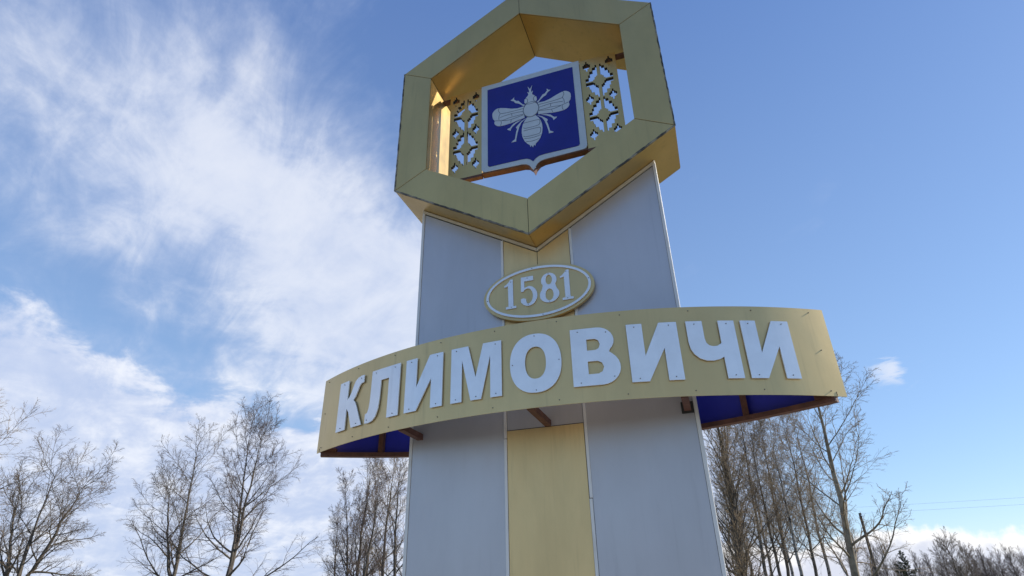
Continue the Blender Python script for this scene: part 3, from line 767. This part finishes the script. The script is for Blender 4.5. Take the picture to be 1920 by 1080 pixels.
for px, D, me, rot, sz, lab in (
        (1432, 44, b2, .3, .95, 'slim bare tree just right of the shaggy trunk beside the pylon'),
        (1462, 46, b3, 1.2, .95, 'dark slender tree, left one of the close pair in the grove'),
        (1476, 50, b2, 2.6, 1.0, 'dark slender tree, right one of the close pair in the grove'),
        (1502, 43, b1, 3.3, .88, 'birch with dark-patched trunk in the middle of the grove'),
        (1530, 46, b3, 4.1, .95, 'yellowish slender tree left of the tall sunlit trunk'),
        (1553, 50, b1, 5.0, 1.0, 'birch directly left of the tall sunlit trunk'),
        (1415, 54, b1, 5.6, 1.0, 'birch at the back of the grove behind the shaggy trunk'),
        (1448, 60, b3, .9, 1.05, 'thin tree deep in the grove behind the dark pair'),
        (1486, 68, b1, 4.8, 1.20, 'tallest birch at the very back of the grove'),
        (1612, 64, b2, 5.2, .62, 'short thin tree at the foot of the tall sunlit trunk, towards the pole'),
        (1378, 46, b3, 1.7, .66, 'thin tree partly hidden by the right edge of the pylon')):
    x, y = from_pixel(px, D); plant('birch_tree' if me is b1 else 'slender_tree', me, x, y, lab, GR, rot, sz)

# far row at the lower right
far = lambda seed, H, twig: make_tree(seed, H, [[(0, 0, 0), (0, 0, .4), (.01, 0, 1)]], .16, 0, [
    S(40, (.03, .90), (40, 16), .46, 7, .08, .08, .45, .026, lenfn=lambda t: 1.0-.45*t),
    S(9, (.15, 1.0), (42, 26), .46, 5, .06, .12, .6, .018),
    S(11, (.15, 1.0), (42, 28), 0.5, 4, .03, .14, .7, .014)], 'bark_grey', twig)
f1, f2, f3 = far(51, 11, 'twig_far_purple'), far(52, 11, 'twig_far'), far(53, 11, 'twig_far_purple')
def conifer(seed, H):
    rng = np.random.default_rng(seed); k = 10
    P0 = np.zeros((1, k, 3)); P0[0, :, 2] = np.linspace(0, H, k); R0 = np.linspace(.15, .02, k)[None]
    P1, r1 = grow(rng, P0, R0, 60, (.08, .99), (84, 50), .26, 6, .02, .05, .4, .03, lenfn=lambda t: 1.15-t)
    P2, r2 = grow(rng, P1, r1, 12, (.1, 1), (50, 36), .40, 4, -.02, .1, .6, .045)
    P3, r3 = grow(rng, P2, r2, 8, (.1, 1), (46, 36), .55, 3, -.03, .1, .8, .040)
    return np_mesh('trunk', [(*tubes(P0, R0, 7), 0)], ['bark_grey']), np_mesh('crown', [(*tubes(P1, r1, 4), 0), (*tubes(P2, r2, 3), 0), (*tubes(P3, r3, 3), 0)], ['needle_green'])
con = conifer(61, 10)
GF = 'far row of trees at the lower right'
for px, ty, D, me, H0, rot, lab in (
        (1664, 1018, 120, f2, 11, .2, 'tan bare tree of the far row, just right of the utility pole'),
        (1702, 1030, 118, con, 10, .9, 'only dark green conifer in the far row'),
        (1724, 1046, 130, f3, 11, 1.7, 'low bare tree of the far row right of the conifer'),
        (1752, 1044, 135, f1, 11, 2.2, 'bare tree of the far row in the dip before the tallest one'),
        (1797, 1004, 126, f2, 11, 3.1, 'tallest bare tree of the far row at the lower right'),
        (1780, 1026, 140, f3, 11, 4.0, 'bare tree of the far row touching the tallest one on its left'),
        (1824, 1022, 138, f2, 11, 4.6, 'bare tree of the far row touching the tallest one on its right'),
        (1852, 1036, 132, f1, 11, 5.3, 'purplish bare tree of the far row, third from the right picture edge'),
        (1880, 1040, 136, f3, 11, .5, 'purplish bare tree of the far row, second from the right picture edge'),
        (1908, 1032, 130, f1, 11, 1.4, 'bare tree of the far row nearest the right picture edge'),
        (1640, 1044, 118, f3, 11, 2.9, 'low bare tree of the far row behind the utility pole'),
        (1866, 1048, 150, f2, 11, 2.4, 'tan bare tree glimpsed between the purplish trees of the far row'),
        (1838, 1046, 152, f1, 11, .8, 'bare tree at the back of the far row, right of its tallest tree'),
        (1688, 1052, 148, f2, 11, 1.9, 'low tan bare tree at the back of the far row, behind the conifer'),
        (1930, 1036, 134, f2, 11, 3.4, 'bare tree of the far row cut by the right picture edge')):
    x, y = from_pixel(px, D); h = top_h(px-10, ty, D)
    plant('conifer_tree' if me is con else 'far_tree', me, x, y, lab, GF, rot, h/H0*1.15, h/H0*.98)

# ---- utility pole and wires
px_, py_ = from_pixel(1645, 62); ph = top_h(1612, 962, 62)
pole = bpy.data.objects.new('utility_pole', None); col.objects.link(pole); pole.location = (px_, py_, 0)
tag(pole, 'dark wooden utility pole standing in front of the far trees', 'pole')
k = np.linspace(0, 1, 6); P0 = np.zeros((1, 6, 3)); P0[0, :, 2] = k*ph
me = np_mesh('shaft', [(*tubes(P0, (.15-.045*k)[None], 10), 0)], ['pole_wood']); o = bpy.data.objects.new('shaft', me); col.objects.link(o); o.parent = pole
link('crossarm', *bar((-.05, -.75, ph-.35), (.05, .75, ph-.35), .09), 'pole_wood', pole)
for yy in (-.65, .65): link('insulator', *join([dot(yy*.07, yy, ph-.31, .04, (0, 0, 1), .06), dot(yy*.07, yy, ph-.25, .05, (0, 0, 1), .04)]), 'white_plate', pole)
def wire(z0, off, name_label):
    a = Vector((px_, py_+off, z0)); b = Vector((px_+75, py_+off-6, z0+.5)); n = 24
    P = np.zeros((1, n+1, 3))
    for i in range(n+1):
        t = i/n; p = a.lerp(b, t); P[0, i] = (p.x, p.y, p.z-1.1*4*t*(1-t)*.4)
    me = np_mesh('power_wire', [(*tubes(P, np.full((1, n+1), .005), 5), 0)], ['wire_grey']); o = bpy.data.objects.new('power_wire', me); col.objects.link(o)
    tag(o, name_label, 'wire', 'overhead wires at the lower right')
wire(ph+.55, .65, 'upper thin overhead wire crossing the sky at the lower right')
wire(ph-.10, -.65, 'lower thin overhead wire crossing the sky at the lower right')
